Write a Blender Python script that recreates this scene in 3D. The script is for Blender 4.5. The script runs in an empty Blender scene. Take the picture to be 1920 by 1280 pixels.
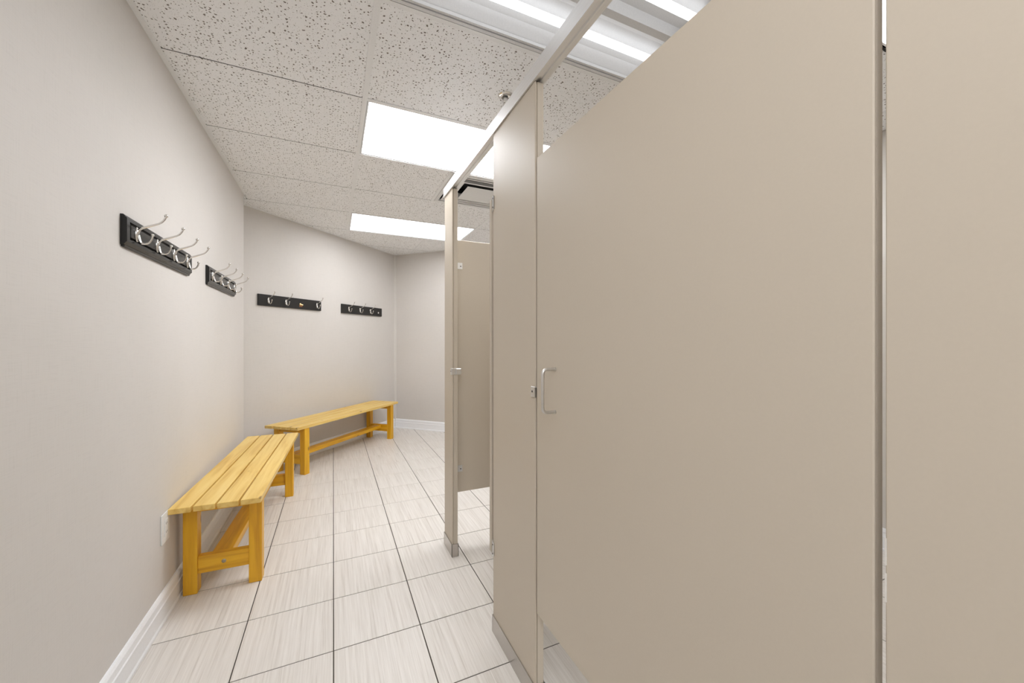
import bpy, bmesh, math, random
from mathutils import Vector, Matrix

random.seed(7)
S = bpy.context.scene
COL = S.collection

# ------------------------------------------------------------------ camera
CAM_H, YAW, FPX = 1.165, 0.4342, 727.0
cam_d = bpy.data.cameras.new('camera')
cam_d.sensor_width = 36.0
cam_d.lens = FPX / 1920.0 * 36.0
cam_d.shift_x = -2.0 / 1920.0
cam_d.shift_y = 1.0 / 1920.0
cam_d.clip_start = 0.01
cam = bpy.data.objects.new('camera', cam_d)
cam.location = (0, 0, CAM_H)
cam.rotation_euler = (math.pi / 2, 0, -YAW)
COL.objects.link(cam)
S.camera = cam

# ------------------------------------------------------------------ world, exposure
w = bpy.data.worlds.new('world')
w.use_nodes = True
w.node_tree.nodes['Background'].inputs[0].default_value = (0.8, 0.85, 0.9, 1)
w.node_tree.nodes['Background'].inputs[1].default_value = 0.3
S.world = w
S.view_settings.view_transform = 'Standard'
S.view_settings.look = 'None'
S.view_settings.gamma = 1.0
S.view_settings.use_curve_mapping = False
S.view_settings.exposure = 0.06
LENS_EMIT = 16.5        # ceiling lights: acrylic lens
FAR_EMIT = 7.8        # far light, set dimmer to keep the wall beside it from overexposing
BAY_FILL_EMIT = 9.0        # fill light added over the stalls
SIDE_FILL_EMIT = 8.8       # fill lights added behind the viewpoint to brighten the stall door
TUBE_EMIT = 2.2       # bare tubes of the open light
LIGHT_COL = (0.975, 0.99, 1.02)

# ------------------------------------------------------------------ materials
def nodes_mat(name):
    m = bpy.data.materials.new(name)
    m.use_nodes = True
    nt = m.node_tree
    b = nt.nodes['Principled BSDF']
    return m, nt, b

def plain(name, col, rough=0.5, metal=0.0, bump=0.0, bscale=200, spec=None, var=0.03):
    m, nt, b = nodes_mat(name)
    b.inputs['Roughness'].default_value = rough
    b.inputs['Metallic'].default_value = metal
    if spec is not None:
        b.inputs['Specular IOR Level'].default_value = spec
    tc = nt.nodes.new('ShaderNodeTexCoord')
    n = nt.nodes.new('ShaderNodeTexNoise')
    n.inputs['Scale'].default_value = bscale
    n.inputs['Detail'].default_value = 3
    nt.links.new(tc.outputs['Object'], n.inputs['Vector'])
    r = nt.nodes.new('ShaderNodeValToRGB')
    r.color_ramp.elements[0].position = 0.3
    r.color_ramp.elements[1].position = 0.7
    r.color_ramp.elements[0].color = (*[c * (1 - var) for c in col], 1)
    r.color_ramp.elements[1].color = (*[min(1, c * (1 + var)) for c in col], 1)
    nt.links.new(n.outputs['Fac'], r.inputs['Fac'])
    nt.links.new(r.outputs['Color'], b.inputs['Base Color'])
    if bump:
        bp = nt.nodes.new('ShaderNodeBump')
        bp.inputs['Strength'].default_value = bump
        bp.inputs['Distance'].default_value = 0.001
        nt.links.new(n.outputs['Fac'], bp.inputs['Height'])
        nt.links.new(bp.outputs['Normal'], b.inputs['Normal'])
    return m

def math_node(nt, op, a=None, b=None, va=None, vb=None):
    n = nt.nodes.new('ShaderNodeMath')
    n.operation = op
    if a is not None: nt.links.new(a, n.inputs[0])
    if b is not None: nt.links.new(b, n.inputs[1])
    if va is not None: n.inputs[0].default_value = va
    if vb is not None: n.inputs[1].default_value = vb
    return n.outputs[0]

def wall_mat():
    m, nt, b = nodes_mat('linen_wallcovering')
    b.inputs['Roughness'].default_value = 0.62
    b.inputs['Specular IOR Level'].default_value = 0.3
    g = nt.nodes.new('ShaderNodeNewGeometry')
    def streak(sx, sy, sz):
        mp = nt.nodes.new('ShaderNodeMapping')
        mp.inputs['Scale'].default_value = (sx, sy, sz)
        nt.links.new(g.outputs['Position'], mp.inputs['Vector'])
        n = nt.nodes.new('ShaderNodeTexNoise')
        n.inputs['Scale'].default_value = 1
        n.inputs['Detail'].default_value = 2
        nt.links.new(mp.outputs['Vector'], n.inputs['Vector'])
        return n.outputs['Fac']
    a = streak(420, 420, 14)
    c = streak(14, 14, 420)
    d = streak(1.5, 1.5, 1.5)
    s = math_node(nt, 'ADD', a, c)
    r = nt.nodes.new('ShaderNodeValToRGB')
    r.color_ramp.elements[0].position = 0.75
    r.color_ramp.elements[1].position = 1.25
    r.color_ramp.elements[0].color = (0.630, 0.598, 0.562, 1)
    r.color_ramp.elements[1].color = (0.695, 0.660, 0.625, 1)
    half = math_node(nt, 'MULTIPLY', s, vb=1.0)
    nt.links.new(half, r.inputs['Fac'])
    r2 = nt.nodes.new('ShaderNodeValToRGB')
    r2.color_ramp.elements[0].position = 0.35
    r2.color_ramp.elements[1].position = 0.65
    r2.color_ramp.elements[0].color = (0.635, 0.603, 0.560, 1)
    r2.color_ramp.elements[1].color = (0.680, 0.645, 0.610, 1)
    nt.links.new(d, r2.inputs['Fac'])
    mx = nt.nodes.new('ShaderNodeMixRGB')
    mx.inputs[0].default_value = 0.55
    nt.links.new(r.outputs['Color'], mx.inputs[1])
    nt.links.new(r2.outputs['Color'], mx.inputs[2])
    nt.links.new(mx.outputs['Color'], b.inputs['Base Color'])
    bp = nt.nodes.new('ShaderNodeBump')
    bp.inputs['Strength'].default_value = 0.12
    bp.inputs['Distance'].default_value = 0.0006
    nt.links.new(s, bp.inputs['Height'])
    nt.links.new(bp.outputs['Normal'], b.inputs['Normal'])
    return m

def tile_mat():
    m, nt, b = nodes_mat('striated_porcelain')
    b.inputs['Roughness'].default_value = 0.34
    tc = nt.nodes.new('ShaderNodeTexCoord')
    oi = nt.nodes.new('ShaderNodeObjectInfo')
    sc = math_node(nt, 'MULTIPLY', oi.outputs['Random'], vb=40)
    cmb = nt.nodes.new('ShaderNodeCombineXYZ')
    nt.links.new(sc, cmb.inputs[0]); nt.links.new(sc, cmb.inputs[1])
    add = nt.nodes.new('ShaderNodeVectorMath'); add.operation = 'ADD'
    nt.links.new(tc.outputs['Object'], add.inputs[0]); nt.links.new(cmb.outputs[0], add.inputs[1])
    def streak(sx, sy, det):
        mp = nt.nodes.new('ShaderNodeMapping')
        mp.inputs['Scale'].default_value = (sx, sy, 1)
        nt.links.new(add.outputs[0], mp.inputs['Vector'])
        n = nt.nodes.new('ShaderNodeTexNoise')
        n.inputs['Scale'].default_value = 1
        n.inputs['Detail'].default_value = det
        n.inputs['Roughness'].default_value = 0.65
        nt.links.new(mp.outputs['Vector'], n.inputs['Vector'])
        return n.outputs['Fac']
    a = streak(95, 1.6, 4)
    c = streak(320, 5, 3)
    s = math_node(nt, 'ADD', math_node(nt, 'MULTIPLY', a, vb=0.6), math_node(nt, 'MULTIPLY', c, vb=0.4))
    r = nt.nodes.new('ShaderNodeValToRGB')
    r.color_ramp.elements[0].position = 0.30
    r.color_ramp.elements[1].position = 0.62
    r.color_ramp.elements[0].color = (0.52, 0.47, 0.41, 1)
    r.color_ramp.elements[1].color = (0.80, 0.765, 0.72, 1)
    e = r.color_ramp.elements.new(0.46); e.color = (0.70, 0.66, 0.61, 1)
    nt.links.new(s, r.inputs['Fac'])
    nt.links.new(r.outputs['Color'], b.inputs['Base Color'])
    return m

def panel_mat():
    m, nt, b = nodes_mat('fissured_ceiling_panel')
    b.inputs['Roughness'].default_value = 0.9
    b.inputs['Specular IOR Level'].default_value = 0.15
    g = nt.nodes.new('ShaderNodeNewGeometry')
    nz = nt.nodes.new('ShaderNodeTexNoise')
    nz.inputs['Scale'].default_value = 55
    nz.inputs['Detail'].default_value = 2
    nt.links.new(g.outputs['Position'], nz.inputs['Vector'])
    sub = nt.nodes.new('ShaderNodeVectorMath'); sub.operation = 'SUBTRACT'
    sub.inputs[1].default_value = (0.5, 0.5, 0.5)
    nt.links.new(nz.outputs['Color'], sub.inputs[0])
    scl = nt.nodes.new('ShaderNodeVectorMath'); scl.operation = 'SCALE'
    scl.inputs['Scale'].default_value = 0.018
    nt.links.new(sub.outputs[0], scl.inputs[0])
    add = nt.nodes.new('ShaderNodeVectorMath'); add.operation = 'ADD'
    nt.links.new(g.outputs['Position'], add.inputs[0]); nt.links.new(scl.outputs[0], add.inputs[1])
    def pits(scale, thr, frac):
        mp = nt.nodes.new('ShaderNodeMapping')
        mp.inputs['Scale'].default_value = (1, 1, 0)
        nt.links.new(add.outputs[0], mp.inputs['Vector'])
        v = nt.nodes.new('ShaderNodeTexVoronoi')
        v.voronoi_dimensions = '2D'
        v.inputs['Scale'].default_value = scale
        nt.links.new(mp.outputs['Vector'], v.inputs['Vector'])
        sp = nt.nodes.new('ShaderNodeSeparateColor')
        nt.links.new(v.outputs['Color'], sp.inputs[0])
        # pit radius varies from cell to cell; some cells have none
        rad = math_node(nt, 'MULTIPLY', math_node(nt, 'SUBTRACT', sp.outputs[0], vb=frac), vb=thr)
        return math_node(nt, 'LESS_THAN', v.outputs['Distance'], rad)
    p1 = pits(78, 0.42, 0.33)
    p2 = pits(165, 0.32, 0.42)
    p = math_node(nt, 'MAXIMUM', p1, math_node(nt, 'MULTIPLY', p2, vb=0.7))
    mx = nt.nodes.new('ShaderNodeMixRGB')
    mx.inputs[1].default_value = (0.90, 0.90, 0.905, 1)
    mx.inputs[2].default_value = (0.20, 0.175, 0.155, 1)  # dark colour stands in for the shade inside the pits
    nt.links.new(p, mx.inputs[0])
    nt.links.new(mx.outputs['Color'], b.inputs['Base Color'])
    inv = math_node(nt, 'SUBTRACT', va=1.0, b=p)
    bp = nt.nodes.new('ShaderNodeBump')
    bp.inputs['Strength'].default_value = 0.4
    bp.inputs['Distance'].default_value = 0.001
    nt.links.new(inv, bp.inputs['Height'])
    nt.links.new(bp.outputs['Normal'], b.inputs['Normal'])
    return m

def wood_mat(name, scale, cols):
    m, nt, b = nodes_mat(name)
    b.inputs['Roughness'].default_value = 0.38
    tc = nt.nodes.new('ShaderNodeTexCoord')
    oi = nt.nodes.new('ShaderNodeObjectInfo')
    sc = math_node(nt, 'MULTIPLY', oi.outputs['Random'], vb=23)
    cmb = nt.nodes.new('ShaderNodeCombineXYZ')
    for k in range(3): nt.links.new(sc, cmb.inputs[k])
    add = nt.nodes.new('ShaderNodeVectorMath'); add.operation = 'ADD'
    nt.links.new(tc.outputs['Object'], add.inputs[0]); nt.links.new(cmb.outputs[0], add.inputs[1])
    mp = nt.nodes.new('ShaderNodeMapping')
    mp.inputs['Scale'].default_value = scale
    nt.links.new(add.outputs[0], mp.inputs['Vector'])
    n = nt.nodes.new('ShaderNodeTexNoise')
    n.inputs['Scale'].default_value = 1.0
    n.inputs['Detail'].default_value = 5
    n.inputs['Distortion'].default_value = 0.6
    nt.links.new(mp.outputs['Vector'], n.inputs['Vector'])
    r = nt.nodes.new('ShaderNodeValToRGB')
    r.color_ramp.elements[0].position = 0.28
    r.color_ramp.elements[1].position = 0.72
    r.color_ramp.elements[0].color = (*cols[0], 1)
    r.color_ramp.elements[1].color = (*cols[2], 1)
    e = r.color_ramp.elements.new(0.5); e.color = (*cols[1], 1)
    nt.links.new(n.outputs['Fac'], r.inputs['Fac'])
    # knots
    mk = nt.nodes.new('ShaderNodeMapping')
    mk.inputs['Scale'].default_value = tuple(4 + 0.16 * s for s in scale)
    nt.links.new(add.outputs[0], mk.inputs['Vector'])
    v = nt.nodes.new('ShaderNodeTexVoronoi')
    v.inputs['Scale'].default_value = 1.0
    nt.links.new(mk.outputs['Vector'], v.inputs['Vector'])
    k = nt.nodes.new('ShaderNodeMapRange')
    k.inputs['From Min'].default_value = 0.05
    k.inputs['From Max'].default_value = 0.11
    k.inputs['To Min'].default_value = 0.75
    k.inputs['To Max'].default_value = 0.0
    nt.links.new(v.outputs['Distance'], k.inputs['Value'])
    mx = nt.nodes.new('ShaderNodeMixRGB')
    mx.inputs[2].default_value = (0.19, 0.065, 0.012, 1)
    nt.links.new(k.outputs[0], mx.inputs[0])
    nt.links.new(r.outputs['Color'], mx.inputs[1])
    nt.links.new(mx.outputs['Color'], b.inputs['Base Color'])
    return m

def brushed(name, col, rough, axis_scale):
    m, nt, b = nodes_mat(name)
    b.inputs['Metallic'].default_value = 1.0
    tc = nt.nodes.new('ShaderNodeTexCoord')
    mp = nt.nodes.new('ShaderNodeMapping')
    mp.inputs['Scale'].default_value = axis_scale
    nt.links.new(tc.outputs['Object'], mp.inputs['Vector'])
    n = nt.nodes.new('ShaderNodeTexNoise')
    n.inputs['Scale'].default_value = 1
    n.inputs['Detail'].default_value = 3
    nt.links.new(mp.outputs['Vector'], n.inputs['Vector'])
    r = nt.nodes.new('ShaderNodeValToRGB')
    r.color_ramp.elements[0].color = (*[c * 0.86 for c in col], 1)
    r.color_ramp.elements[1].color = (*col, 1)
    nt.links.new(n.outputs['Fac'], r.inputs['Fac'])
    nt.links.new(r.outputs['Color'], b.inputs['Base Color'])
    mr = nt.nodes.new('ShaderNodeMapRange')
    mr.inputs['To Min'].default_value = rough * 0.85
    mr.inputs['To Max'].default_value = rough * 1.2
    nt.links.new(n.outputs['Fac'], mr.inputs['Value'])
    nt.links.new(mr.outputs[0], b.inputs['Roughness'])
    return m

def emit_mat(name, strength, bands=False):
    m = bpy.data.materials.new(name)
    m.use_nodes = True
    nt = m.node_tree
    for n in list(nt.nodes):
        if n.type != 'OUTPUT_MATERIAL': nt.nodes.remove(n)
    out = [n for n in nt.nodes if n.type == 'OUTPUT_MATERIAL'][0]
    e = nt.nodes.new('ShaderNodeEmission')
    e.inputs['Color'].default_value = (*LIGHT_COL, 1)
    e.inputs['Strength'].default_value = strength
    nt.links.new(e.outputs[0], out.inputs['Surface'])
    return m

M = {}
M['wall'] = wall_mat()
M['tile'] = tile_mat()
M['grout'] = plain('dark_grout', (0.050, 0.040, 0.032), 0.9)
M['panel'] = panel_mat()
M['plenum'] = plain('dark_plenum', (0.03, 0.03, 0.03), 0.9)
M['grid'] = plain('white_grid_paint', (0.84, 0.84, 0.84), 0.45)
M['white_paint'] = plain('white_trim_paint', (0.91, 0.92, 0.94), 0.32)
M['plastic'] = plain('white_plastic', (0.82, 0.82, 0.80), 0.3)
M['enamel'] = plain('beige_enamel', (0.58, 0.515, 0.425), 0.45, var=0.008, spec=0.28)
M['edge'] = plain('beige_enamel_edge', (0.58, 0.515, 0.425), 0.34, var=0.012)
M['alu'] = brushed('satin_aluminium', (0.88, 0.88, 0.88), 0.42, (400, 4, 400))
M['steel'] = brushed('brushed_stainless', (0.58, 0.55, 0.52), 0.3, (300, 6, 300))
M['handle'] = brushed('satin_nickel_pull', (0.72, 0.71, 0.69), 0.35, (200, 200, 30))
M['cast'] = plain('cast_chrome', (0.66, 0.66, 0.66), 0.28, 1.0)
M['chrome'] = plain('polished_nickel', (0.72, 0.70, 0.67), 0.14, 1.0)
M['black'] = plain('black_lacquer', (0.006, 0.006, 0.006), 0.25, spec=0.4)
M['blackmatt'] = plain('black_painted_board', (0.010, 0.009, 0.008), 0.42)
M['screw'] = plain('dark_screw', (0.05, 0.05, 0.05), 0.4, 0.6)
M['brass'] = plain('brass_stub', (0.75, 0.55, 0.28), 0.3, 1.0)
M['rawwood'] = plain('bare_wood_chip', (0.30, 0.13, 0.05), 0.8, bscale=300, var=0.2)
M['hole'] = plain('pale_hole', (0.75, 0.72, 0.68), 0.5)
M['reflector'] = plain('white_reflector_enamel', (0.66, 0.66, 0.66), 0.35)
M['vane'] = plain('grey_white_vane', (0.70, 0.70, 0.69), 0.35)
WORN = ((0.66, 0.40, 0.085), (0.80, 0.55, 0.16), (0.86, 0.63, 0.22))      # rubbed seat slats
GOLD = ((0.60, 0.28, 0.007), (0.78, 0.41, 0.013), (0.86, 0.49, 0.022))      # varnished frame
M['wood_y'] = wood_mat('honey_pine_along', (34, 2.2, 34), WORN)
M['wood_z'] = wood_mat('honey_pine_upright', (34, 34, 2.2), GOLD)
M['wood_x'] = wood_mat('honey_pine_across', (2.2, 34, 34), GOLD)
M['wood_long'] = wood_mat('golden_pine_along', (34, 2.2, 34), GOLD)
M['bolt'] = plain('zinc_bolt', (0.42, 0.36, 0.26), 0.35, 1.0)
M['lens'] = emit_mat('lit_acrylic_lens', LENS_EMIT)
M['lens_far'] = emit_mat('lit_acrylic_lens_far', FAR_EMIT)
M['lens_fill_bay'] = emit_mat('fill_light_lens_bay', BAY_FILL_EMIT)
M['lens_fill_side'] = emit_mat('fill_light_lens_side', SIDE_FILL_EMIT)
M['tube'] = emit_mat('lit_fluorescent_tube', TUBE_EMIT)

# ------------------------------------------------------------------ geometry helpers
def link(name, me, mat=None, parent=None, loc=None, rotz=0.0, smooth=False):
    o = bpy.data.objects.new(name, me)
    COL.objects.link(o)
    if mat is not None and me is not None and not me.materials:
        me.materials.append(mat)
    if parent is not None: o.parent = parent
    if loc is not None: o.location = loc
    if rotz: o.rotation_euler = (0, 0, rotz)
    return o

def tag(o, label=None, cat=None, group=None, kind=None):
    if label: o['label'] = label
    if cat: o['category'] = cat
    if group: o['group'] = group
    if kind: o['kind'] = kind
    return o

def empty(name, loc, rotz=0.0):
    o = bpy.data.objects.new(name, None)
    o.empty_display_size = 0.05
    COL.objects.link(o)
    o.location = loc
    o.rotation_euler = (0, 0, rotz)
    return o

def mesh_of(bm, name='mesh', smooth_angle=None):
    bmesh.ops.recalc_face_normals(bm, faces=bm.faces)
    me = bpy.data.meshes.new(name)
    bm.to_mesh(me)
    bm.free()
    if smooth_angle is not None:
        for p in me.polygons: p.use_smooth = True
        me.set_sharp_from_angle(angle=smooth_angle)
    return me

def add_box(bm, x0, x1, y0, y1, z0, z1, bev=0.0, seg=1):
    vs = [bm.verts.new((x, y, z)) for x in (x0, x1) for y in (y0, y1) for z in (z0, z1)]
    idx = [(0, 1, 3, 2), (4, 6, 7, 5), (0, 4, 5, 1), (2, 3, 7, 6), (0, 2, 6, 4), (1, 5, 7, 3)]
    fs = [bm.faces.new([vs[i] for i in f]) for f in idx]
    if bev:
        es = list({e for f in fs for e in f.edges})
        bmesh.ops.bevel(bm, geom=es, offset=bev, segments=seg, affect='EDGES', profile=0.5)

def box(name, x0, x1, y0, y1, z0, z1, mat, parent=None, bev=0.0, seg=1):
    bm = bmesh.new()
    add_box(bm, x0, x1, y0, y1, z0, z1, bev, seg)
    return link(name, mesh_of(bm, name), mat, parent)

def add_prism(bm, poly, axis, a0, a1):
    """extrude a 2D polygon; axis 'x': poly is (y,z); 'y': (x,z); 'z': (x,y)"""
    def P(u, v, a):
        return {'x': (a, u, v), 'y': (u, a, v), 'z': (u, v, a)}[axis]
    A = [bm.verts.new(P(u, v, a0)) for u, v in poly]
    B = [bm.verts.new(P(u, v, a1)) for u, v in poly]
    n = len(poly)
    bm.faces.new(A); bm.faces.new(B)
    for i in range(n):
        bm.faces.new([A[i], A[(i + 1) % n], B[(i + 1) % n], B[i]])

def prism(name, poly, axis, a0, a1, mat, parent=None, bev=0.0):
    bm = bmesh.new()
    add_prism(bm, poly, axis, a0, a1)
    if bev:
        bmesh.ops.recalc_face_normals(bm, faces=bm.faces)
        bmesh.ops.bevel(bm, geom=list(bm.edges), offset=bev, segments=1, affect='EDGES')
    return link(name, mesh_of(bm, name), mat, parent)

def add_tube(bm, pts, rad, n=10, closed_ends=True):
    pts = [Vector(p) for p in pts]
    if not isinstance(rad, (list, tuple)): rad = [rad] * len(pts)
    rings = []
    up = None
    for i, p in enumerate(pts):
        t = (pts[min(i + 1, len(pts) - 1)] - pts[max(i - 1, 0)]).normalized()
        if up is None:
            up = t.orthogonal().normalized()
        else:
            up = (up - t * up.dot(t)).normalized()
        side = t.cross(up)
        rings.append([bm.verts.new(p + (up * math.cos(2 * math.pi * k / n) + side * math.sin(2 * math.pi * k / n)) * rad[i]) for k in range(n)])
    for a, b in zip(rings, rings[1:]):
        for k in range(n):
            bm.faces.new([a[k], a[(k + 1) % n], b[(k + 1) % n], b[k]])
    if closed_ends:
        bm.faces.new(rings[0]); bm.faces.new(rings[-1])

def smooth_path(pts, per=6):
    """Catmull-Rom through the points"""
    P = [Vector(p) for p in pts]
    P = [P[0] * 2 - P[1]] + P + [P[-1] * 2 - P[-2]]
    out = []
    for i in range(1, len(P) - 2):
        for k in range(per):
            t = k / per
            p0, p1, p2, p3 = P[i - 1:i + 3]
            out.append(0.5 * ((2 * p1) + (p2 - p0) * t + (2 * p0 - 5 * p1 + 4 * p2 - p3) * t * t + (3 * p1 - p0 - 3 * p2 + p3) * t ** 3))
    out.append(P[-2])
    return out

def add_lathe(bm, prof, axis='z', c=(0, 0, 0), n=20):
    """revolve (radius, height) pairs round an axis through c"""
    rings = []
    for r, h in prof:
        ring = []
        for k in range(n):
            a = 2 * math.pi * k / n
            u, v = r * math.cos(a), r * math.sin(a)
            p = {'z': (u, v, h), 'x': (h, u, v), 'y': (u, h, v)}[axis]
            ring.append(bm.verts.new((p[0] + c[0], p[1] + c[1], p[2] + c[2])))
        rings.append(ring)
    for a, b in zip(rings, rings[1:]):
        for k in range(n):
            bm.faces.new([a[k], a[(k + 1) % n], b[(k + 1) % n], b[k]])
    bm.faces.new(rings[0]); bm.faces.new(rings[-1])

def lathe(name, prof, axis, c, mat, parent=None, n=20):
    bm = bmesh.new()
    add_lathe(bm, prof, axis, c, n)
    return link(name, mesh_of(bm, name, math.radians(40)), mat, parent)

AREA_MIN = 2e-4
def clip_poly(poly, planes):
    """keep the side a*x + b*y <= c of every plane"""
    for a, b, c in planes:
        out = []
        for i in range(len(poly)):
            p, q = poly[i], poly[(i + 1) % len(poly)]
            dp, dq = a * p[0] + b * p[1] - c, a * q[0] + b * q[1] - c
            if dp <= 0: out.append(p)
            if (dp < 0 < dq) or (dq < 0 < dp):
                t = dp / (dp - dq)
                out.append((p[0] + t * (q[0] - p[0]), p[1] + t * (q[1] - p[1])))
        poly = out
        if len(poly) < 3: return []
    # drop doubled corners
    res = []
    for p in poly:
        if not res or (abs(p[0] - res[-1][0]) + abs(p[1] - res[-1][1])) > 1e-5: res.append(p)
    if len(res) > 2 and abs(res[0][0] - res[-1][0]) + abs(res[0][1] - res[-1][1]) < 1e-5: res.pop()
    if len(res) < 3: return []
    ar = sum(res[i][0] * res[(i + 1) % len(res)][1] - res[(i + 1) % len(res)][0] * res[i][1] for i in range(len(res)))
    return res if abs(ar) > AREA_MIN else []

# ------------------------------------------------------------------ room shell
WL = -0.65          # left wall face
WR = 2.80           # wall behind the stalls
WB = -2.95          # wall behind the camera
LEND = 3.72         # outside corner of the left wall
CX, CY = 0.765, 5.49  # far inside corner; both far walls run at 45 degrees from it
CEIL = 2.35
TOP = 2.62
R2 = math.sqrt(2)

def struct(o): return tag(o, kind='structure')

struct(box('wall_left', WL - 0.55, WL, WB - 0.1, LEND, -0.12, TOP, M['wall']))
struct(box('wall_right', WR, WR + 0.12, WB - 0.1, 3.60, -0.12, TOP, M['wall']))
struct(box('wall_back', WL, WR, WB - 0.12, WB, -0.12, TOP, M['wall']))
def diag_wall(name, p, q, nrm):
    poly = [p, q, (q[0] - nrm[0] * 0.12, q[1] - nrm[1] * 0.12), (p[0] - nrm[0] * 0.12, p[1] - nrm[1] * 0.12)]
    return struct(prism(name, poly, 'z', -0.12, TOP, M['wall']))
n2 = (1 / R2, -1 / R2)      # faces the room from the far left
n3 = (-1 / R2, -1 / R2)     # faces the room from the far right
K2 = CY - CX                # far left wall: y = x + K2
K3 = CX + CY                # far right wall: x + y = K3
diag_wall('wall_far_left', (LEND - K2 - 0.06, LEND - 0.06), (CX + 0.085, CY + 0.085), n2)
diag_wall('wall_far_right', (CX, CY), (WR + 0.06, K3 - WR - 0.06), n3)

ROOM = [(-1, 1, K2), (1, 1, K3), (1, 0, WR), (0, -1, -WB)]

# floor: dark grout bed carrying the tiles
floor = struct(prism('floor', [(LEND - K2, LEND), (WL, LEND), (WL, WB), (WR, WB), (WR, K3 - WR), (CX, CY)], 'z', -0.12, -0.0016, M['grout']))
TS, TX, TY, GR = 0.3253, 0.001, 1.613, 0.0038
tile_cache = {}
def tile_mesh(poly, c):
    key = tuple((round(x - c[0], 4), round(y - c[1], 4)) for x, y in poly)
    if key in tile_cache: return tile_cache[key]
    bm = bmesh.new()
    n = len(key)
    mx = sum(k[0] for k in key) / n; my = sum(k[1] for k in key) / n
    def inset(k, d):
        v = Vector((mx - k[0], my - k[1]))
        if v.length < 1e-6: return k
        v = v.normalized() * d
        return (k[0] + v.x, k[1] + v.y)
    lo = [bm.verts.new((*k, -0.006)) for k in key]
    mi = [bm.verts.new((*k, -0.0010)) for k in key]
    hi = [bm.verts.new((*inset(k, 0.0012), 0.0)) for k in key]
    for a, b in ((lo, mi), (mi, hi)):
        for i in range(n):
            bm.faces.new([a[i], a[(i + 1) % n], b[(i + 1) % n], b[i]])
    bm.faces.new(hi)
    me = mesh_of(bm, 'floor_tile')
    me.materials.append(M['tile'])
    tile_cache[key] = me
    return me
ix0, ix1 = math.floor((-1.1 - TX) / TS), math.ceil((WR - TX) / TS)
iy0, iy1 = math.floor((WB - TY) / TS), math.ceil((CY - TY) / TS)
for j in range(iy0, iy1):
    for i in range(ix0, ix1):
        x0, y0 = TX + i * TS + GR / 2, TY + j * TS + GR / 2
        x1, y1 = x0 + TS - GR, y0 + TS - GR
        poly = [(x0, y0), (x1, y0), (x1, y1), (x0, y1)]
        pieces = []
        if y1 <= LEND or x0 >= WL:
            pieces.append(clip_poly(poly, ROOM + [(-1, 0, -WL)]))
        elif y0 >= LEND:
            pieces.append(clip_poly(poly, ROOM))
        else:
            pieces.append(clip_poly(poly, ROOM + [(-1, 0, -WL)]))
            pieces.append(clip_poly(poly, ROOM + [(0, -1, -LEND), (1, 0, WL)]))
        for p in pieces:
            if not p: continue
            c = ((x0 + x1) / 2, (y0 + y1) / 2)
            o = link('floor_tile', tile_mesh(p, c), None, floor, (c[0], c[1], 0))

# ceiling: closed slab above, lay-in panels and grid below it
ceiling = struct(prism('ceiling', [(LEND - K2, LEND), (WL, LEND), (WL, WB), (WR, WB), (WR, K3 - WR), (CX, CY)], 'z', TOP - 0.06, TOP + 0.04, M['plenum']))
GX0, GX1, GX2 = 0.14, 0.75, 1.36
PITCH = 0.6096
def gy(k): return 2.015 + PITCH * k
JG = 0.0060
def ceil_panel(x0, x1, y0, y1, extra=()):
    g = JG / 2
    poly = clip_poly([(x0 + g, y0 + g), (x1 - g, y0 + g), (x1 - g, y1 - g), (x0 + g, y1 - g)], ROOM + list(extra))
    if not poly: return
    bm = bmesh.new()
    add_prism(bm, poly, 'z', CEIL, CEIL + 0.016)
    c = (sum(p[0] for p in poly) / len(poly), sum(p[1] for p in poly) / len(poly))
    for v in bm.verts: v.co.x -= c[0]; v.co.y -= c[1]
    link('ceiling_panel', mesh_of(bm, 'ceiling_panel'), M['panel'], ceiling, (c[0], c[1], 0))
FIX_ROWS = {-2: 'open', 0: 'lens', 3: 'lens'}
BAY_FILL_ROWS = (-3,)                 # added fill light, brightens the floor inside the stall
SIDE_FILL_ROWS = (-5, -4, -8, -7)       # added fill lights, lengthwise in the left bay behind the viewpoint
SX0, SX1 = -0.50, -0.50 + 0.6096
for k in range(-9, 6):
    y0, y1 = gy(k), gy(k + 1)
    # strip along the left wall
    if k in SIDE_FILL_ROWS:
        ceil_panel(WL, SX0, y0, y1); ceil_panel(SX1, GX0, y0, y1)
    elif y1 <= LEND: ceil_panel(WL, GX0, y0, y1)
    elif y0 >= LEND: ceil_panel(-1.1, GX0, y0, y1)
    else:
        ceil_panel(WL, GX0, y0, y1)
        ceil_panel(-1.1, WL, LEND, y1)
    # middle bay
    if k in FIX_ROWS: pass
    elif k == 1: ceil_panel(GX0, GX1, y0, y1)          # beside the air diffuser
    elif k == 4:
        ceil_panel(GX0, 0.95, y0, y1); ceil_panel(0.95, GX2, y0, y1)
    elif k == 5:
        ceil_panel(GX0, 0.95, y0, y1); ceil_panel(0.95, GX2, y0, y1)
    else: ceil_panel(GX0, GX2, y0, y1)
    if k not in BAY_FILL_ROWS: ceil_panel(GX2, GX2 + 1.2192, y0, y1)
    ceil_panel(GX2 + 1.2192, WR, y0, y1)
def tee(name, x0, x1, y0, y1):
    poly = clip_poly([(x0, y0), (x1, y0), (x1, y1), (x0, y1)], ROOM)
    if poly: prism(name, poly, 'z', CEIL - 0.0045, CEIL - 0.0002, M['grid'], ceiling)
for gx in (GX0, GX2, GX2 + 1.2192):
    tee('ceiling_runner', gx - 0.012, gx + 0.012, WB, 5.6)
tee('ceiling_cross_tee', 0.95 - 0.009, 0.95 + 0.009, gy(4), 5.6)
tee('ceiling_cross_tee', GX1 - 0.012, GX1 + 0.012, gy(1), gy(2))
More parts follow.
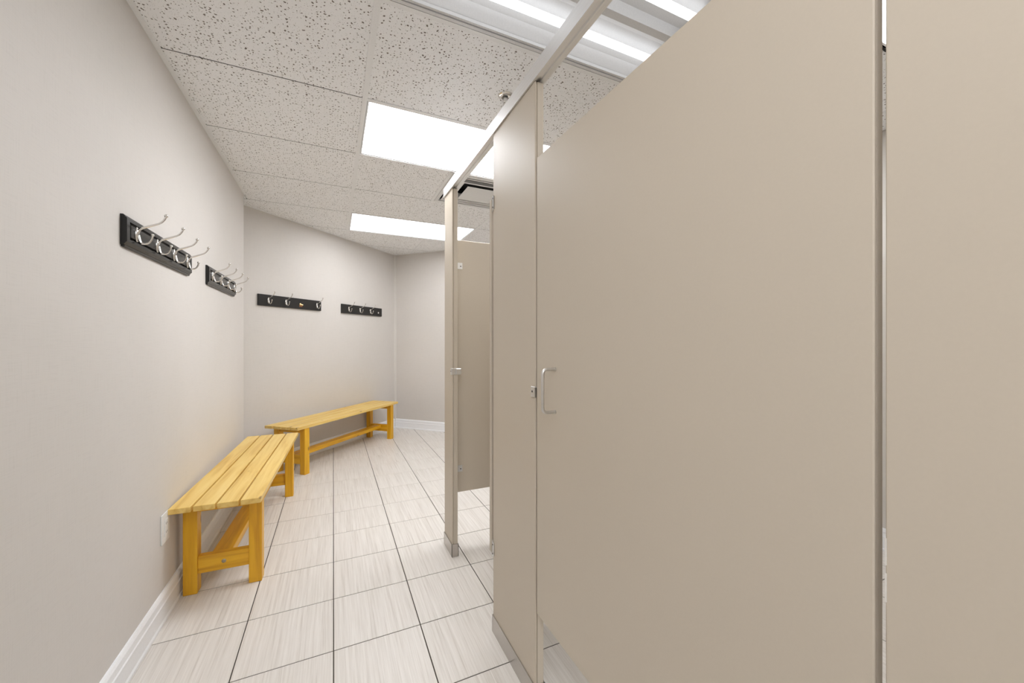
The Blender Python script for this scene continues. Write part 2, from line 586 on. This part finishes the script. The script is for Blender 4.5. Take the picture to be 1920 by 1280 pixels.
for k, yy in ((-2, gy(-2)), (-1, gy(-1)), (0, gy(0)), (1, gy(1)), (2, gy(2)), (3, gy(3)), (4, gy(4))):
    if k == 2: tee('ceiling_cross_tee', GX1 + 0.012, GX2 - 0.012, yy - 0.010, yy + 0.010)
    else: tee('ceiling_cross_tee', GX0 + 0.012, GX2 - 0.012, yy - 0.010, yy + 0.010)
# added dark strips standing in for the shadow in the panel joints
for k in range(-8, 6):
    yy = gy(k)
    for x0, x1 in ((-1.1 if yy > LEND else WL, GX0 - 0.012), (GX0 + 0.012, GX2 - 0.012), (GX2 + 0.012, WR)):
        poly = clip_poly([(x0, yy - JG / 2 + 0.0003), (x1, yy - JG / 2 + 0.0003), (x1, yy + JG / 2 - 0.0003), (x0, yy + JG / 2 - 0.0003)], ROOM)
        if poly: prism('joint_shade_strip', poly, 'z', CEIL + 0.0005, CEIL + 0.006, M['plenum'], ceiling)
# angle moulding where the ceiling meets the walls
struct(box('trim_1', WL, WL + 0.020, WB, LEND, CEIL - 0.003, CEIL - 0.0004, M['grid']))
def angle_strip(name, p, q, nrm, w=0.02):
    poly = [p, q, (q[0] + nrm[0] * w, q[1] + nrm[1] * w), (p[0] + nrm[0] * w, p[1] + nrm[1] * w)]
    struct(prism(name, poly, 'z', CEIL - 0.003, CEIL - 0.0004, M['grid']))
angle_strip('trim_2', (LEND - K2, LEND), (CX, CY), n2)
angle_strip('trim_3', (CX, CY), (WR, K3 - WR), n3)
# seam bead in the far corner
struct(prism('trim_4', [(CX, CY), (CX - 0.016, CY - 0.016), (CX, CY - 0.022), (CX + 0.016, CY - 0.016)], 'z', 0.0, CEIL - 0.004, M['wall']))

# baseboards: moulded profile (distance from wall, height)
BB = [(0, 0), (0.0165, 0), (0.0165, 0.010), (0.0125, 0.016), (0.0125, 0.070), (0.0145, 0.074), (0.0145, 0.079), (0.0115, 0.083),
      (0.0100, 0.098), (0.0125, 0.102), (0.0120, 0.109), (0.0085, 0.117), (0.0055, 0.122), (0, 0.123)]
def baseboard(name, p, q, nrm):
    bm = bmesh.new()
    A = [bm.verts.new((p[0] + nrm[0] * d, p[1] + nrm[1] * d, z)) for d, z in BB]
    B = [bm.verts.new((q[0] + nrm[0] * d, q[1] + nrm[1] * d, z)) for d, z in BB]
    bm.faces.new(A); bm.faces.new(B)
    for i in range(len(BB)):
        bm.faces.new([A[i], A[(i + 1) % len(BB)], B[(i + 1) % len(BB)], B[i]])
    struct(link(name, mesh_of(bm, name), M['white_paint']))
baseboard('baseboard_left', (WL, WB), (WL, LEND), (1, 0))
baseboard('baseboard_far_left', (LEND - K2, LEND), (CX, CY), n2)
baseboard('baseboard_far_right', (CX, CY), (WR, K3 - WR), n3)
baseboard('baseboard_right', (WR, K3 - WR), (WR, WB), (-1, 0))

# ------------------------------------------------------------------ ceiling lights
def ring_mesh(x0, x1, y0, y1, w, z0, z1):
    bm = bmesh.new()
    o = [(x0, y0), (x1, y0), (x1, y1), (x0, y1)]
    i = [(x0 + w, y0 + w), (x1 - w, y0 + w), (x1 - w, y1 - w), (x0 + w, y1 - w)]
    V = {}
    for nm, pl, z in (('ol', o, z0), ('oh', o, z1), ('il', i, z0), ('ih', i, z1)):
        V[nm] = [bm.verts.new((*p, z)) for p in pl]
    for k in range(4):
        j = (k + 1) % 4
        for a, b in (('ol', 'il'), ('il', 'ih'), ('ih', 'oh'), ('oh', 'ol')):
            bm.faces.new([V[a][k], V[a][j], V[b][j], V[b][k]])
    return mesh_of(bm, 'ring')

def troffer(k, label, side=False, bay=False):
    cx, cy = (GX0 + GX2) / 2, gy(k) + PITCH / 2
    if side: cx, cy = (SX0 + SX1) / 2, gy(k) + PITCH
    if bay: cx = GX2 + PITCH
    t = empty('ceiling_light', (cx, cy, CEIL), math.pi / 2 if side else 0)
    tag(t, label, 'ceiling light', 'recessed ceiling lights')
    hx, hy = 0.5955, 0.2915
    link('light_frame', ring_mesh(-hx, hx, -hy, hy, 0.007, -0.0012, 0.010), M['grid'], t)
    link('light_housing', ring_mesh(-hx, hx, -hy, hy, 0.003, 0.010, 0.09), M['reflector'], t)
    box('housing_top', -hx, hx, -hy, hy, 0.09, 0.094, M['reflector'], t)
    bm = bmesh.new()
    add_box(bm, -hx + 0.007, hx - 0.007, -hy + 0.007, hy - 0.007, 0.002, 0.006)
    link('acrylic_lens', mesh_of(bm, 'lens'), M['lens_fill_side'] if side else M['lens_fill_bay'] if bay else M['lens_far'] if k == 3 else M['lens'], t)
    return t
troffer(0, 'larger lit ceiling light with white lens, half hidden by the headrail')
troffer(3, 'farther lit ceiling light with white lens near the far corner')
troffer(-3, 'added fill light in the ceiling over the stall behind the large closed door', bay=True)
troffer(-5, 'added fill light in the ceiling set lengthwise just behind the viewpoint', True)
troffer(-8, 'added fill light in the ceiling set lengthwise farthest behind the viewpoint', True)

# the open light overhead: reflector, ridge and bare tubes
t = empty('ceiling_light', ((GX0 + GX2) / 2, gy(-2) + PITCH / 2, CEIL))
tag(t, 'nearest ceiling light at the top edge with bare bright tubes showing', 'ceiling light', 'recessed ceiling lights')
hx, hy = 0.5955, 0.2925
link('light_frame', ring_mesh(-hx, hx, -hy, hy, 0.013, -0.004, 0.012), M['reflector'], t)
link('inner_lip', ring_mesh(-hx + 0.016, hx - 0.016, -hy + 0.016, hy - 0.016, 0.010, -0.001, 0.014), M['reflector'], t)
prof = [(0.266, 0.012), (0.245, 0.055), (0.215, 0.082), (0.135, 0.086), (0.085, 0.050), (0.052, 0.048), (0.040, 0.084),
        (-0.11, 0.086), (-0.125, 0.05), (-0.155, 0.05), (-0.17, 0.084), (-0.22, 0.082), (-0.245, 0.055), (-0.266, 0.012)]
bm = bmesh.new()
A = [bm.verts.new((-hx + 0.02, y, z)) for y, z in prof]
B = [bm.verts.new((hx - 0.02, y, z)) for y, z in prof]
for i in range(len(prof) - 1):
    bm.faces.new([A[i], A[i + 1], B[i + 1], B[i]])
bm.faces.new(A); bm.faces.new(B)
link('reflector', mesh_of(bm, 'reflector'), M['reflector'], t)
box('housing_top', -hx, hx, -hy, hy, 0.092, 0.096, M['reflector'], t)
for ty in (0.185, -0.05, -0.195):
    bm = bmesh.new()
    add_tube(bm, [(-0.545, ty, 0.050), (0.545, ty, 0.050)], 0.0150, 14)
    tb = link('fluorescent_tube', mesh_of(bm, 'tube', math.radians(40)), M['tube'], t)
    for s in (-1, 1):
        box('lamp_holder', s * 0.545 if s > 0 else -0.562, 0.562 if s > 0 else -0.545, ty - 0.014, ty + 0.014, 0.03, 0.084, M['plastic'], tb)

# ------------------------------------------------------------------ air diffuser and sprinkler
d = empty('air_diffuser', ((GX1 + GX2) / 2, gy(1) + PITCH / 2, CEIL))
tag(d, 'square louvred air diffuser in the ceiling seen over the open stall', 'air vent')
link('diffuser_frame', ring_mesh(-0.291, 0.291, -0.291, 0.291, 0.028, -0.006, 0.010), M['vane'], d)
def vane(a, za, b, zb):
    bm = bmesh.new()
    def sq(h, z): return [bm.verts.new((sx * h, sy * h, z)) for sx, sy in ((-1, -1), (1, -1), (1, 1), (-1, 1))]
    r = [sq(a, za), sq(b, zb), sq(b + 0.012, zb), sq(b + 0.012, zb + 0.003), sq(b + 0.001, zb + 0.003), sq(a, za + 0.003)]
    for p, q in zip(r, r[1:] + r[:1]):
        for k in range(4):
            bm.faces.new([p[k], p[(k + 1) % 4], q[(k + 1) % 4], q[k]])
    return mesh_of(bm, 'vane')
link('louvre_vane', vane(0.218, 0.045, 0.236, -0.005), M['vane'], d)
link('louvre_vane', vane(0.160, 0.040, 0.174, -0.010), M['vane'], d)
bm = bmesh.new()
add_box(bm, -0.135, 0.135, -0.135, 0.135, -0.016, -0.012, 0.001)
link('centre_plate', mesh_of(bm, 'plate'), M['vane'], d)
link('plenum_box', ring_mesh(-0.29, 0.29, -0.29, 0.29, 0.003, 0.010, 0.14), M['plenum'], d)
box('plenum_top', -0.29, 0.29, -0.29, 0.29, 0.14, 0.143, M['plenum'], d)

sp = empty('sprinkler_head', (0.752, 1.708, CEIL))
tag(sp, 'small chrome sprinkler head on the ceiling just above the headrail', 'sprinkler')
lathe('escutcheon', [(0.036, 0.0), (0.036, -0.003), (0.031, -0.007), (0.024, -0.010), (0.019, -0.0102), (0.018, -0.002)], 'z', (0, 0, 0), M['chrome'], sp, 28)
lathe('sprinkler_body', [(0.012, -0.004), (0.012, -0.018), (0.008, -0.021), (0.006, -0.021)], 'z', (0, 0, 0), M['cast'], sp, 16)
bm = bmesh.new()
for s in (-1, 1):
    add_tube(bm, smooth_path([(s * 0.009, 0, -0.018), (s * 0.014, 0, -0.030), (s * 0.010, 0, -0.041), (0.001 * s, 0, -0.045)], 4), 0.0026, 8)
link('yoke_arms', mesh_of(bm, 'yoke', math.radians(40)), M['cast'], sp)
lathe('deflector', [(0.004, -0.043), (0.015, -0.047), (0.015, -0.0485), (0.004, -0.049)], 'z', (0, 0, 0), M['cast'], sp, 18)

# ------------------------------------------------------------------ stall partitions
FX = 0.585          # face of the stall fronts
PT = 0.031          # pilaster thickness
def pil_profile(y0, y1):
    """plan outline of a pressed-steel panel with a folded seam in each edge"""
    a, b = FX, FX + PT
    g0, g1, gd = a + 0.0045, a + 0.0085, 0.0040
    return [(a, y0 + 0.0015), (a + 0.0015, y0), (g0, y0), (g0, y0 + gd), (g1, y0 + gd), (g1, y0), (b - 0.0015, y0), (b, y0 + 0.0015),
            (b, y1 - 0.0015), (b - 0.0015, y1), (g1, y1), (g1, y1 - gd), (g0, y1 - gd), (g0, y1), (a + 0.0015, y1), (a, y1 - 0.0015)]
def pilaster(y0, y1, label):
    cy = (y0 + y1) / 2
    p = empty('stall_pilaster', (FX + PT / 2, cy, 0))
    tag(p, label, 'stall pilaster', 'beige stall pilasters')
    def loc(o): o.location = (-(FX + PT / 2), -cy, 0); return o
    loc(prism('pilaster_panel', pil_profile(y0, y1), 'z', 0.012, 1.9985, M['enamel'], p))
    sh = 0.0035
    bm = bmesh.new()
    x0, x1, a, b = FX - sh, FX + PT + sh, y0 - sh, y1 + sh
    for (u0, u1, v0, v1) in ((x0, x0 + 0.0025, a, b), (x1 - 0.0025, x1, a, b), (x0, x1, a, a + 0.0025), (x0, x1, b - 0.0025, b)):
        add_box(bm, u0, u1, v0, v1, 0.0, 0.068)
    loc(link('shoe', mesh_of(bm, 'shoe'), M['steel'], p))
    return p, loc
p0, loc0 = pilaster(-0.17, 0.228, 'beige pilaster at the right edge of the picture beside the closed door')
p1, loc1 = pilaster(1.094, 1.451, 'wide beige pilaster between the closed door and the open stall')
p2, loc2 = pilaster(2.045, 2.203, 'narrow beige pilaster at the far end of the headrail')

# two small pale patches on the near pilaster edge
for z0, z1 in ((0.905, 0.936), (0.862, 0.895)):
    loc0(box('pale_patch', FX - 0.0004, FX + 0.003, 0.2266, 0.2284, z0, z1, M['hole'], p0))

# headrail
HR = [(FX - 0.006, 2.000), (FX + 0.004, 2.000), (FX + 0.004, 2.006), (FX + 0.017, 2.006), (FX + 0.019, 2.002), (FX + 0.036, 2.002), (FX + 0.036, 2.044),
      (FX + 0.028, 2.054), (FX + 0.002, 2.054), (FX - 0.006, 2.050)]
h = empty('headrail', (FX, 1.0, 2.0))
tag(h, 'long satin aluminium headrail running along the tops of the stall fronts', 'headrail')
o = prism('rail_extrusion', HR, 'y', -0.175, 2.211, M['alu'], h); o.location = (-FX, -1.0, -2.0)
o = box('end_cap', FX - 0.0055, FX + 0.0355, 2.211, 2.2125, 2.0005, 2.0495, M['alu'], h); o.location = (-FX, -1.0, -2.0)

def screw_on(parent, c, axis, r=0.003, mat='screw', name='screw', off=(0, 0, 0)):
    pr = [(r, -0.0004), (r, 0.0006), (r * 0.7, 0.0011), (0.0003, 0.0012)]
    s = {'-x': ('x', -1), '+x': ('x', 1), '-y': ('y', -1), '+y': ('y', 1)}[axis]
    o = lathe(name, [(a, b * s[1]) for a, b in pr], s[0], c, M[mat], parent, 12)
    return o

def strike(p, loc, yedge, sgn, zc, hgt, name='strike_keeper', stop=False):
    """keeper wrapped round the door-side edge of a pilaster; sgn: +1 if the door is towards -y"""
    k = bmesh.new()
    y0, y1 = (yedge - 0.004, yedge + 0.024)
    add_box(k, FX - 0.0035, FX + 0.0, y0, y1, zc - hgt / 2, zc + hgt / 2, 0.001)
    add_box(k, FX - 0.0035, FX + PT + 0.012, yedge - 0.0042, yedge - 0.0006, zc - hgt / 2 + 0.001, zc + hgt / 2 - 0.001, 0.0008)
    if stop:
        add_box(k, FX + 0.018, FX + PT + 0.016, yedge - 0.014, yedge - 0.004, zc - hgt / 2 + 0.002, zc + hgt / 2 - 0.002, 0.002)
    o = loc(link(name, mesh_of(k, name), M['cast'], p))
    screw_on(o, (FX - 0.0035, yedge + 0.014, zc + 0.001), '-x', 0.0036)
    return o
strike(p1, loc1, 1.094, 1, 1.005, 0.034)
strike(p2, loc2, 2.045, 1, 1.005, 0.036, stop=True)

def hinge(p, loc, yedge, zc, hgt=0.056):
    """hinge casting on the far edge of the wide pilaster"""
    k = bmesh.new()
    add_box(k, FX - 0.004, FX + 0.0, yedge - 0.012, yedge + 0.006, zc - hgt / 2, zc + hgt / 2, 0.0018)
    add_box(k, FX - 0.004, FX + PT, yedge + 0.0006, yedge + 0.006, zc - hgt / 2, zc + hgt / 2, 0.0015)
    add_tube(k, [(FX + 0.008, yedge + 0.011, zc - hgt / 2), (FX + 0.008, yedge + 0.011, zc + hgt / 2)], 0.0075, 12)
    o = loc(link('hinge', mesh_of(k, 'hinge', math.radians(35)), M['cast'], p))
    for dz in (-hgt * 0.32, hgt * 0.32):
        screw_on(o, (FX - 0.004, yedge - 0.004, zc + dz), '-x', 0.0032)
hinge(p1, loc1, 1.451, 1.724)
hinge(p1, loc1, 1.451, 0.334)

# doors: leaf with folded edges. local x = towards stall interior, local y along the leaf from the hinge edge
DT = 0.021
def leaf_mesh(wd, z0, z1):
    g0, g1, gd = 0.0042, 0.0072, 0.0022
    a, b = 0.0, DT
    prof = [(a, 0.0015), (a + 0.0015, 0), (g0, 0), (g0, gd), (g1, gd), (g1, 0), (b - 0.0015, 0), (b, 0.0015),
            (b, wd - 0.0015), (b - 0.0015, wd), (g1, wd), (g1, wd - gd), (g0, wd - gd), (g0, wd), (a + 0.0015, wd), (a, wd - 0.0015)]
    bm = bmesh.new()
    add_prism(bm, prof, 'z', z0, z1)
    return mesh_of(bm, 'leaf')
def pull(parent, y, z0, z1, x=0.0, sgn=-1, name='pull_handle'):
    out = 0.042 * sgn
    r = 0.014
    pts = [(x, y, z0), (x + out - r * sgn, y, z0)]
    for k in range(1, 6):
        a = math.pi / 2 * k / 6
        pts.append((x + out - r * sgn + r * sgn * math.sin(a), y, z0 + r - r * math.cos(a)))
    pts.append((x + out, y, z0 + r)); pts.append((x + out, y, z1 - r))
    for k in range(1, 6):
        a = math.pi / 2 * k / 6
        pts.append((x + out - r * sgn + r * sgn * math.cos(a), y, z1 - r + r * math.sin(a)))
    pts += [(x + out - r * sgn, y, z1), (x, y, z1)]
    bm = bmesh.new()
    add_tube(bm, pts, 0.0049, 14)
    o = link(name, mesh_of(bm, name, math.radians(50)), M['handle'], parent)
    for z in (z0, z1):
        lathe('mounting_collar', [(0.0058, 0.0), (0.0058, 0.004 * sgn), (0.005, 0.0045 * sgn)], 'x', (x, y, z), M['handle'], o, 14)
    return o
DZ0, DZ1 = 0.306, 1.748
# closed door, hinged on the near pilaster
d1 = empty('stall_door', (FX + 0.0005, 0.2385, 0))
tag(d1, 'large closed beige stall door in the foreground with a vertical pull handle', 'stall door', 'beige stall doors')
WD1 = 1.0835 - 0.2385
link('door_leaf', leaf_mesh(WD1, DZ0, DZ1), M['enamel'], d1)
pull(d1, 0.971 - 0.2385, 0.962, 1.086)
box('slide_latch', DT, DT + 0.014, WD1 - 0.11, WD1 - 0.004, 0.985, 1.025, M['cast'], d1, 0.002)
for z in (0.334, 1.720):
    bm = bmesh.new()
    add_tube(bm, [(DT + 0.006, -0.004, z - 0.028), (DT + 0.006, -0.004, z + 0.028)], 0.0065, 12)
    add_box(bm, DT, DT + 0.003, 0.0, 0.03, z - 0.026, z + 0.026, 0.001)
    link('hinge_knuckle', mesh_of(bm, 'knuckle', math.radians(35)), M['cast'], d1)
# open door, hinged on the wide pilaster and swung into its stall
d2 = empty('stall_door', (FX + 0.002, 1.4765 + DT, 0), math.radians(-90))
tag(d2, 'beige stall door swung open into the stall, seen edge-on beside the wide pilaster', 'stall door', 'beige stall doors')
link('door_leaf', leaf_mesh(0.575, DZ0, DZ1), M['enamel'], d2)
pull(d2, 0.50, 0.962, 1.086, x=DT, sgn=1)
box('slide_latch', -0.014, 0.0, 0.47, 0.57, 0.985, 1.025, M['cast'], d2, 0.002)

# dividers between the stalls
def divider(yc, label, x1=WR - 0.003):
    dv = empty('stall_divider', (FX + PT + 0.008, yc, 0))
    tag(dv, label, 'stall divider', 'beige stall dividers')
    bm = bmesh.new()
    add_box(bm, 0.0, x1 - (FX + PT + 0.008), -0.0125, 0.0125, 0.322, 1.738, 0.0015)
    link('divider_panel', mesh_of(bm, 'divider'), M['enamel'], dv)
    for z in (1.592, 0.455):
        box('clip_bracket', -0.007, 0.020, 0.0126, 0.0165, z - 0.018, z + 0.018, M['cast'], dv, 0.001)
        bm = bmesh.new()
        add_prism(bm, [(-0.007, -0.0126), (0.036, -0.0126), (0.036, -0.0165), (-0.003, -0.0165), (-0.003, -0.030), (-0.007, -0.030)], 'z', z - 0.018, z + 0.018)
        b_ = link('clip_bracket', mesh_of(bm, 'bracket'), M['cast'], dv)
        screw_on(b_, (0.026, -0.0165, z - 0.002), '-y', 0.0034)
        bm = bmesh.new()
        xe = x1 - (FX + PT + 0.008)
        add_box(bm, xe - 0.03, xe, -0.0165, 0.0165, z - 0.018, z + 0.018, 0.001)
        link('clip_bracket', mesh_of(bm, 'bracket'), M['cast'], dv)
    return dv
divider(1.268, 'beige divider behind the wide pilaster, between the two stalls')
divider(2.118, 'beige divider panel seen through the open stall, with two clip brackets')

# ------------------------------------------------------------------ benches
def wooden_bench(loc, rotz, L, Wd, Hs, label, ov=0.105, inset=0.010):
    """origin on the floor under the near end centre; local y runs along the bench"""
    b = empty('wooden_bench', loc, rotz)
    tag(b, label, 'bench', 'honey pine slatted benches')
    st = 0.024
    gap = 0.008
    sw = (Wd - 3 * gap) / 4
    for k in range(4):
        x0 = -Wd / 2 + k * (sw + gap)
        bm = bmesh.new()
        add_box(bm, -sw / 2, sw / 2, 0.0, L, -st, 0.0, 0.0022, 2)
        o = link('seat_slat', mesh_of(bm, 'slat'), M['wood_y'], b, (x0 + sw / 2, 0.002 * (k % 2), Hs))
    lg = 0.054
    hw = Wd / 2 - inset
    bm = bmesh.new()
    add_box(bm, -lg / 2, lg / 2, -lg / 2, lg / 2, 0.0, Hs - st - 0.0003, 0.002)
    legme = mesh_of(bm, 'leg'); legme.materials.append(M['wood_z'])
    ys = (ov + lg / 2, L - ov - lg / 2)
    for y in ys:
        for s in (-1, 1):
            link('leg', legme, None, b, (s * (hw - lg / 2), y, 0))
    for y, sg in ((ys[0], -1), (ys[1], 1)):
        box('top_rail', -hw + lg, hw - lg, y - 0.017, y + 0.017, Hs - st - 0.046, Hs - st - 0.0004, M['wood_x'], b, 0.0015)
        r = box('end_stretcher', -hw + lg, hw - lg, y + sg * 0.020 - 0.0 if sg > 0 else y - 0.020, y + 0.020 if sg > 0 else y + 0.014, 0.088, 0.168, M['wood_x'], b, 0.0018) if sg < 0 else \
            box('end_stretcher', -hw + lg, hw - lg, y - 0.014, y + 0.020, 0.088, 0.168, M['wood_x'], b, 0.0018)
        lathe('bolt_head', [(0.0095, sg * -0.0005), (0.0095, sg * 0.001), (0.006, sg * 0.0026), (0.0055, sg * 0.0012), (0.0003, sg * 0.001)], 'y',
              (0.0, y + sg * 0.020, 0.128), M['bolt'], r, 16)
    box('long_stretcher', -0.058, 0.024, ys[0] + 0.0143, ys[1] - 0.0143, 0.122, 0.160, M['wood_long'], b, 0.0018)
    return b
# bench along the left wall, turned about 2 degrees
wooden_bench((-0.475, 2.126, 0), math.radians(-2.1), 1.405, 0.341, 0.445,
             'nearer honey pine slatted bench along the left wall under the hook racks', ov=0.113, inset=0.016)
wooden_bench((-0.413, 3.890, 0), math.radians(-40.8), 1.535, 0.355, 0.431,
             'farther honey pine slatted bench against the angled far wall', ov=0.088, inset=0.006)

# ------------------------------------------------------------------ coat racks
def hook_mesh():
    bm = bmesh.new()
    # back plate: long oval, bulging
    n = 20
    rings = []
    for s, yy in ((1.0, 0.0), (1.0, 0.002), (0.82, 0.0045), (0.45, 0.006)):
        rings.append([bm.verts.new((0.0105 * s * math.cos(2 * math.pi * k / n), yy, 0.027 * s * math.sin(2 * math.pi * k / n))) for k in range(n)])
    for a, b in zip(rings, rings[1:]):
        for k in range(n): bm.faces.new([a[k], a[(k + 1) % n], b[(k + 1) % n], b[k]])
    bm.faces.new(rings[0]); bm.faces.new(rings[-1])
    up = smooth_path([(0, 0.003, 0.004), (0, 0.007, 0.017), (0, 0.018, 0.026), (0, 0.047, 0.039), (0, 0.066, 0.049), (0, 0.077, 0.063), (0, 0.0805, 0.074)], 6)
    m = len(up)
    add_tube(bm, up, [0.0052 - 0.0019 * min(1, i / (m * 0.55)) for i in range(m)], 10)
    lo = smooth_path([(0, 0.004, -0.002), (0, 0.008, -0.020), (0, 0.013, -0.0295), (0, 0.024, -0.0305), (0, 0.034, -0.025), (0, 0.0410, -0.012), (0, 0.0430, 0.000)], 6)
    m = len(lo)
    add_tube(bm, lo, [0.0052 - 0.0021 * min(1, i / (m * 0.6)) for i in range(m)], 10)
    for c, r in (((0, 0.0815, 0.0765), 0.0060), ((0, 0.0432, 0.002), 0.0054)):
        bmesh.ops.create_uvsphere(bm, u_segments=14, v_segments=9, radius=r, matrix=Matrix.Translation(c))
    me = mesh_of(bm, 'coat_hook', math.radians(60))
    me.materials.append(M['chrome'])
    return me
HOOK = hook_mesh()
bm = bmesh.new()
add_lathe(bm, [(0.0030, 0.0), (0.0030, 0.0012), (0.0018, 0.0020), (0.0003, 0.0021)], 'y', (0, 0, 0), 12)
SCREW = mesh_of(bm, 'screw', math.radians(40)); SCREW.materials.append(M['screw'])

def rack(loc, rotz, L, label, hooks, panelled, zc=0.0, th=0.018, H=0.103):
    """local x along the wall (centre 0), local y out of the wall, z up (0 = board centre)"""
    r = empty('coat_rack', loc, rotz)
    tag(r, label, 'coat rack', 'black coat racks with nickel hooks')
    if panelled:
        # board with moulded edge, stepped lower lip and a raised field
        hz, hx = H / 2, L / 2
        bm = bmesh.new()
        lev = [(0.0, 0.0), (0.0, 0.008), (0.004, 0.0125), (0.007, 0.0125), (0.010, th - 0.001), (0.013, th)]
        rings = []
        for ins, y in lev:
            rings.append([bm.verts.new((sx * hx, y, sz * (hz - ins))) for sx, sz in ((-1, -1), (1, -1), (1, 1), (-1, 1))])
        for a, b_ in zip(rings, rings[1:]):
            for k in range(4): bm.faces.new([a[k], a[(k + 1) % 4], b_[(k + 1) % 4], b_[k]])
        bm.faces.new(rings[0])
        # front face with a sunk groove, then the raised field
        gr = []
        for ins, y in ((0.021, th), (0.022, th - 0.008), (0.0275, th - 0.008), (0.031, th - 0.0005)):
            gr.append([bm.verts.new((sx * (hx - ins), y, sz * (hz - ins))) for sx, sz in ((-1, -1), (1, -1), (1, 1), (-1, 1))])
        for a, b_ in zip([rings[-1]] + gr, gr):
            for k in range(4): bm.faces.new([a[k], a[(k + 1) % 4], b_[(k + 1) % 4], b_[k]])
        bm.faces.new(gr[-1])
        link('board', mesh_of(bm, 'board'), M['black'], r)
        box('lower_lip', -hx + 0.004, hx - 0.004, 0.0, 0.010, -hz - 0.006, -hz + 0.001, M['black'], r, 0.0012)
        y0 = th - 0.0005
    else:
        box('board', -L / 2, L / 2, 0.0, th, -H / 2, H / 2, M['blackmatt'], r, 0.0012)
        y0 = th
    for x in hooks:
        hk = link('coat_hook', HOOK, None, r, (x, y0, zc))
        link('screw', SCREW, None, hk, (0, 0.0055, 0.0))
    return r
RZ = 1.546
# left wall: local y -> +X, local x -> -Y
yc = (1.737 + 2.400) / 2
rack((WL, yc, RZ), -math.pi / 2, 0.663, 'nearest black panelled coat rack with four double hooks on the left wall',
     [yc - y for y in (1.809, 1.985, 2.164, 2.335)], True)
yc = (2.695 + 3.355) / 2
rack((WL, yc, RZ), -math.pi / 2, 0.660, 'second black panelled coat rack on the left wall, next to the wall corner',
     [yc - y for y in (2.762, 2.943, 3.124, 3.303)], True)
def on_far_left(tt): return (CX + tt / R2, CY + tt / R2)
def far_rack(t0, t1, hooks, label):
    tm = (t0 + t1) / 2
    x, y = on_far_left(tm)
    return rack((x + n2[0] * 0.001, y + n2[1] * 0.001, RZ), math.radians(-135), t1 - t0, label, [tm - q for q in hooks], False, th=0.016), tm
r3, tm = far_rack(-1.956, -1.263, (-1.86, -1.679, -1.318),
                  'flat black coat rack missing its third hook, with a brass stub, on the far wall')
# stub of the broken hook and the splintered paint below it
bm = bmesh.new()
add_lathe(bm, [(0.011, 0.0), (0.0105, 0.004), (0.006, 0.007), (0.0005, 0.0075)], 'y', (tm + 1.520, 0.016, -0.006), 14)
add_tube(bm, [(tm + 1.520, 0.018, -0.008), (tm + 1.497, 0.022, -0.011)], 0.0055, 8)
link('broken_stub', mesh_of(bm, 'stub', math.radians(40)), M['brass'], r3)
bm = bmesh.new()
pts = [(tm + 1.513 + a, z) for a, z in ((-0.022, -0.016), (-0.012, -0.030), (0.004, -0.026), (0.017, -0.031), (0.021, -0.017), (0.008, -0.013))]
add_prism(bm, pts, 'y', 0.0155, 0.0166)
link('splintered_wood', mesh_of(bm, 'splinter'), M['rawwood'], r3)
r4, tm = far_rack(-0.973, -0.291, (-0.867, -0.686, -0.506),
                  'flat black coat rack with three hooks and an empty hole, nearest the far corner')
lathe('empty_screw_hole', [(0.010, 0.0), (0.010, 0.0008), (0.008, 0.0014), (0.0005, 0.0015)], 'y', (tm + 0.358, 0.016, -0.008), M['hole'], r4, 16)

# ------------------------------------------------------------------ wall outlet
o = empty('wall_outlet', (WL, 2.1125, 0.380))
tag(o, 'white electrical outlet plate low on the left wall behind the bench end', 'outlet')
box('cover_plate', 0.0, 0.006, -0.041, 0.041, -0.062, 0.062, M['plastic'], o, 0.0022, 2)
rc = box('receptacle', 0.0055, 0.0085, -0.0175, 0.0175, -0.034, 0.034, M['plastic'], o, 0.001)
for z in (-0.018, 0.018):
    for y in (-0.006, 0.006):
        box('socket_slot', 0.0083, 0.0087, y - 0.0011, y + 0.0011, z - 0.004, z + 0.004, M['screw'], rc)
for z in (-0.048, 0.048):
    lathe('cover_screw', [(0.003, 0.0055), (0.003, 0.0066), (0.0004, 0.0072)], 'x', (0, 0, z), M['plastic'], o, 12)
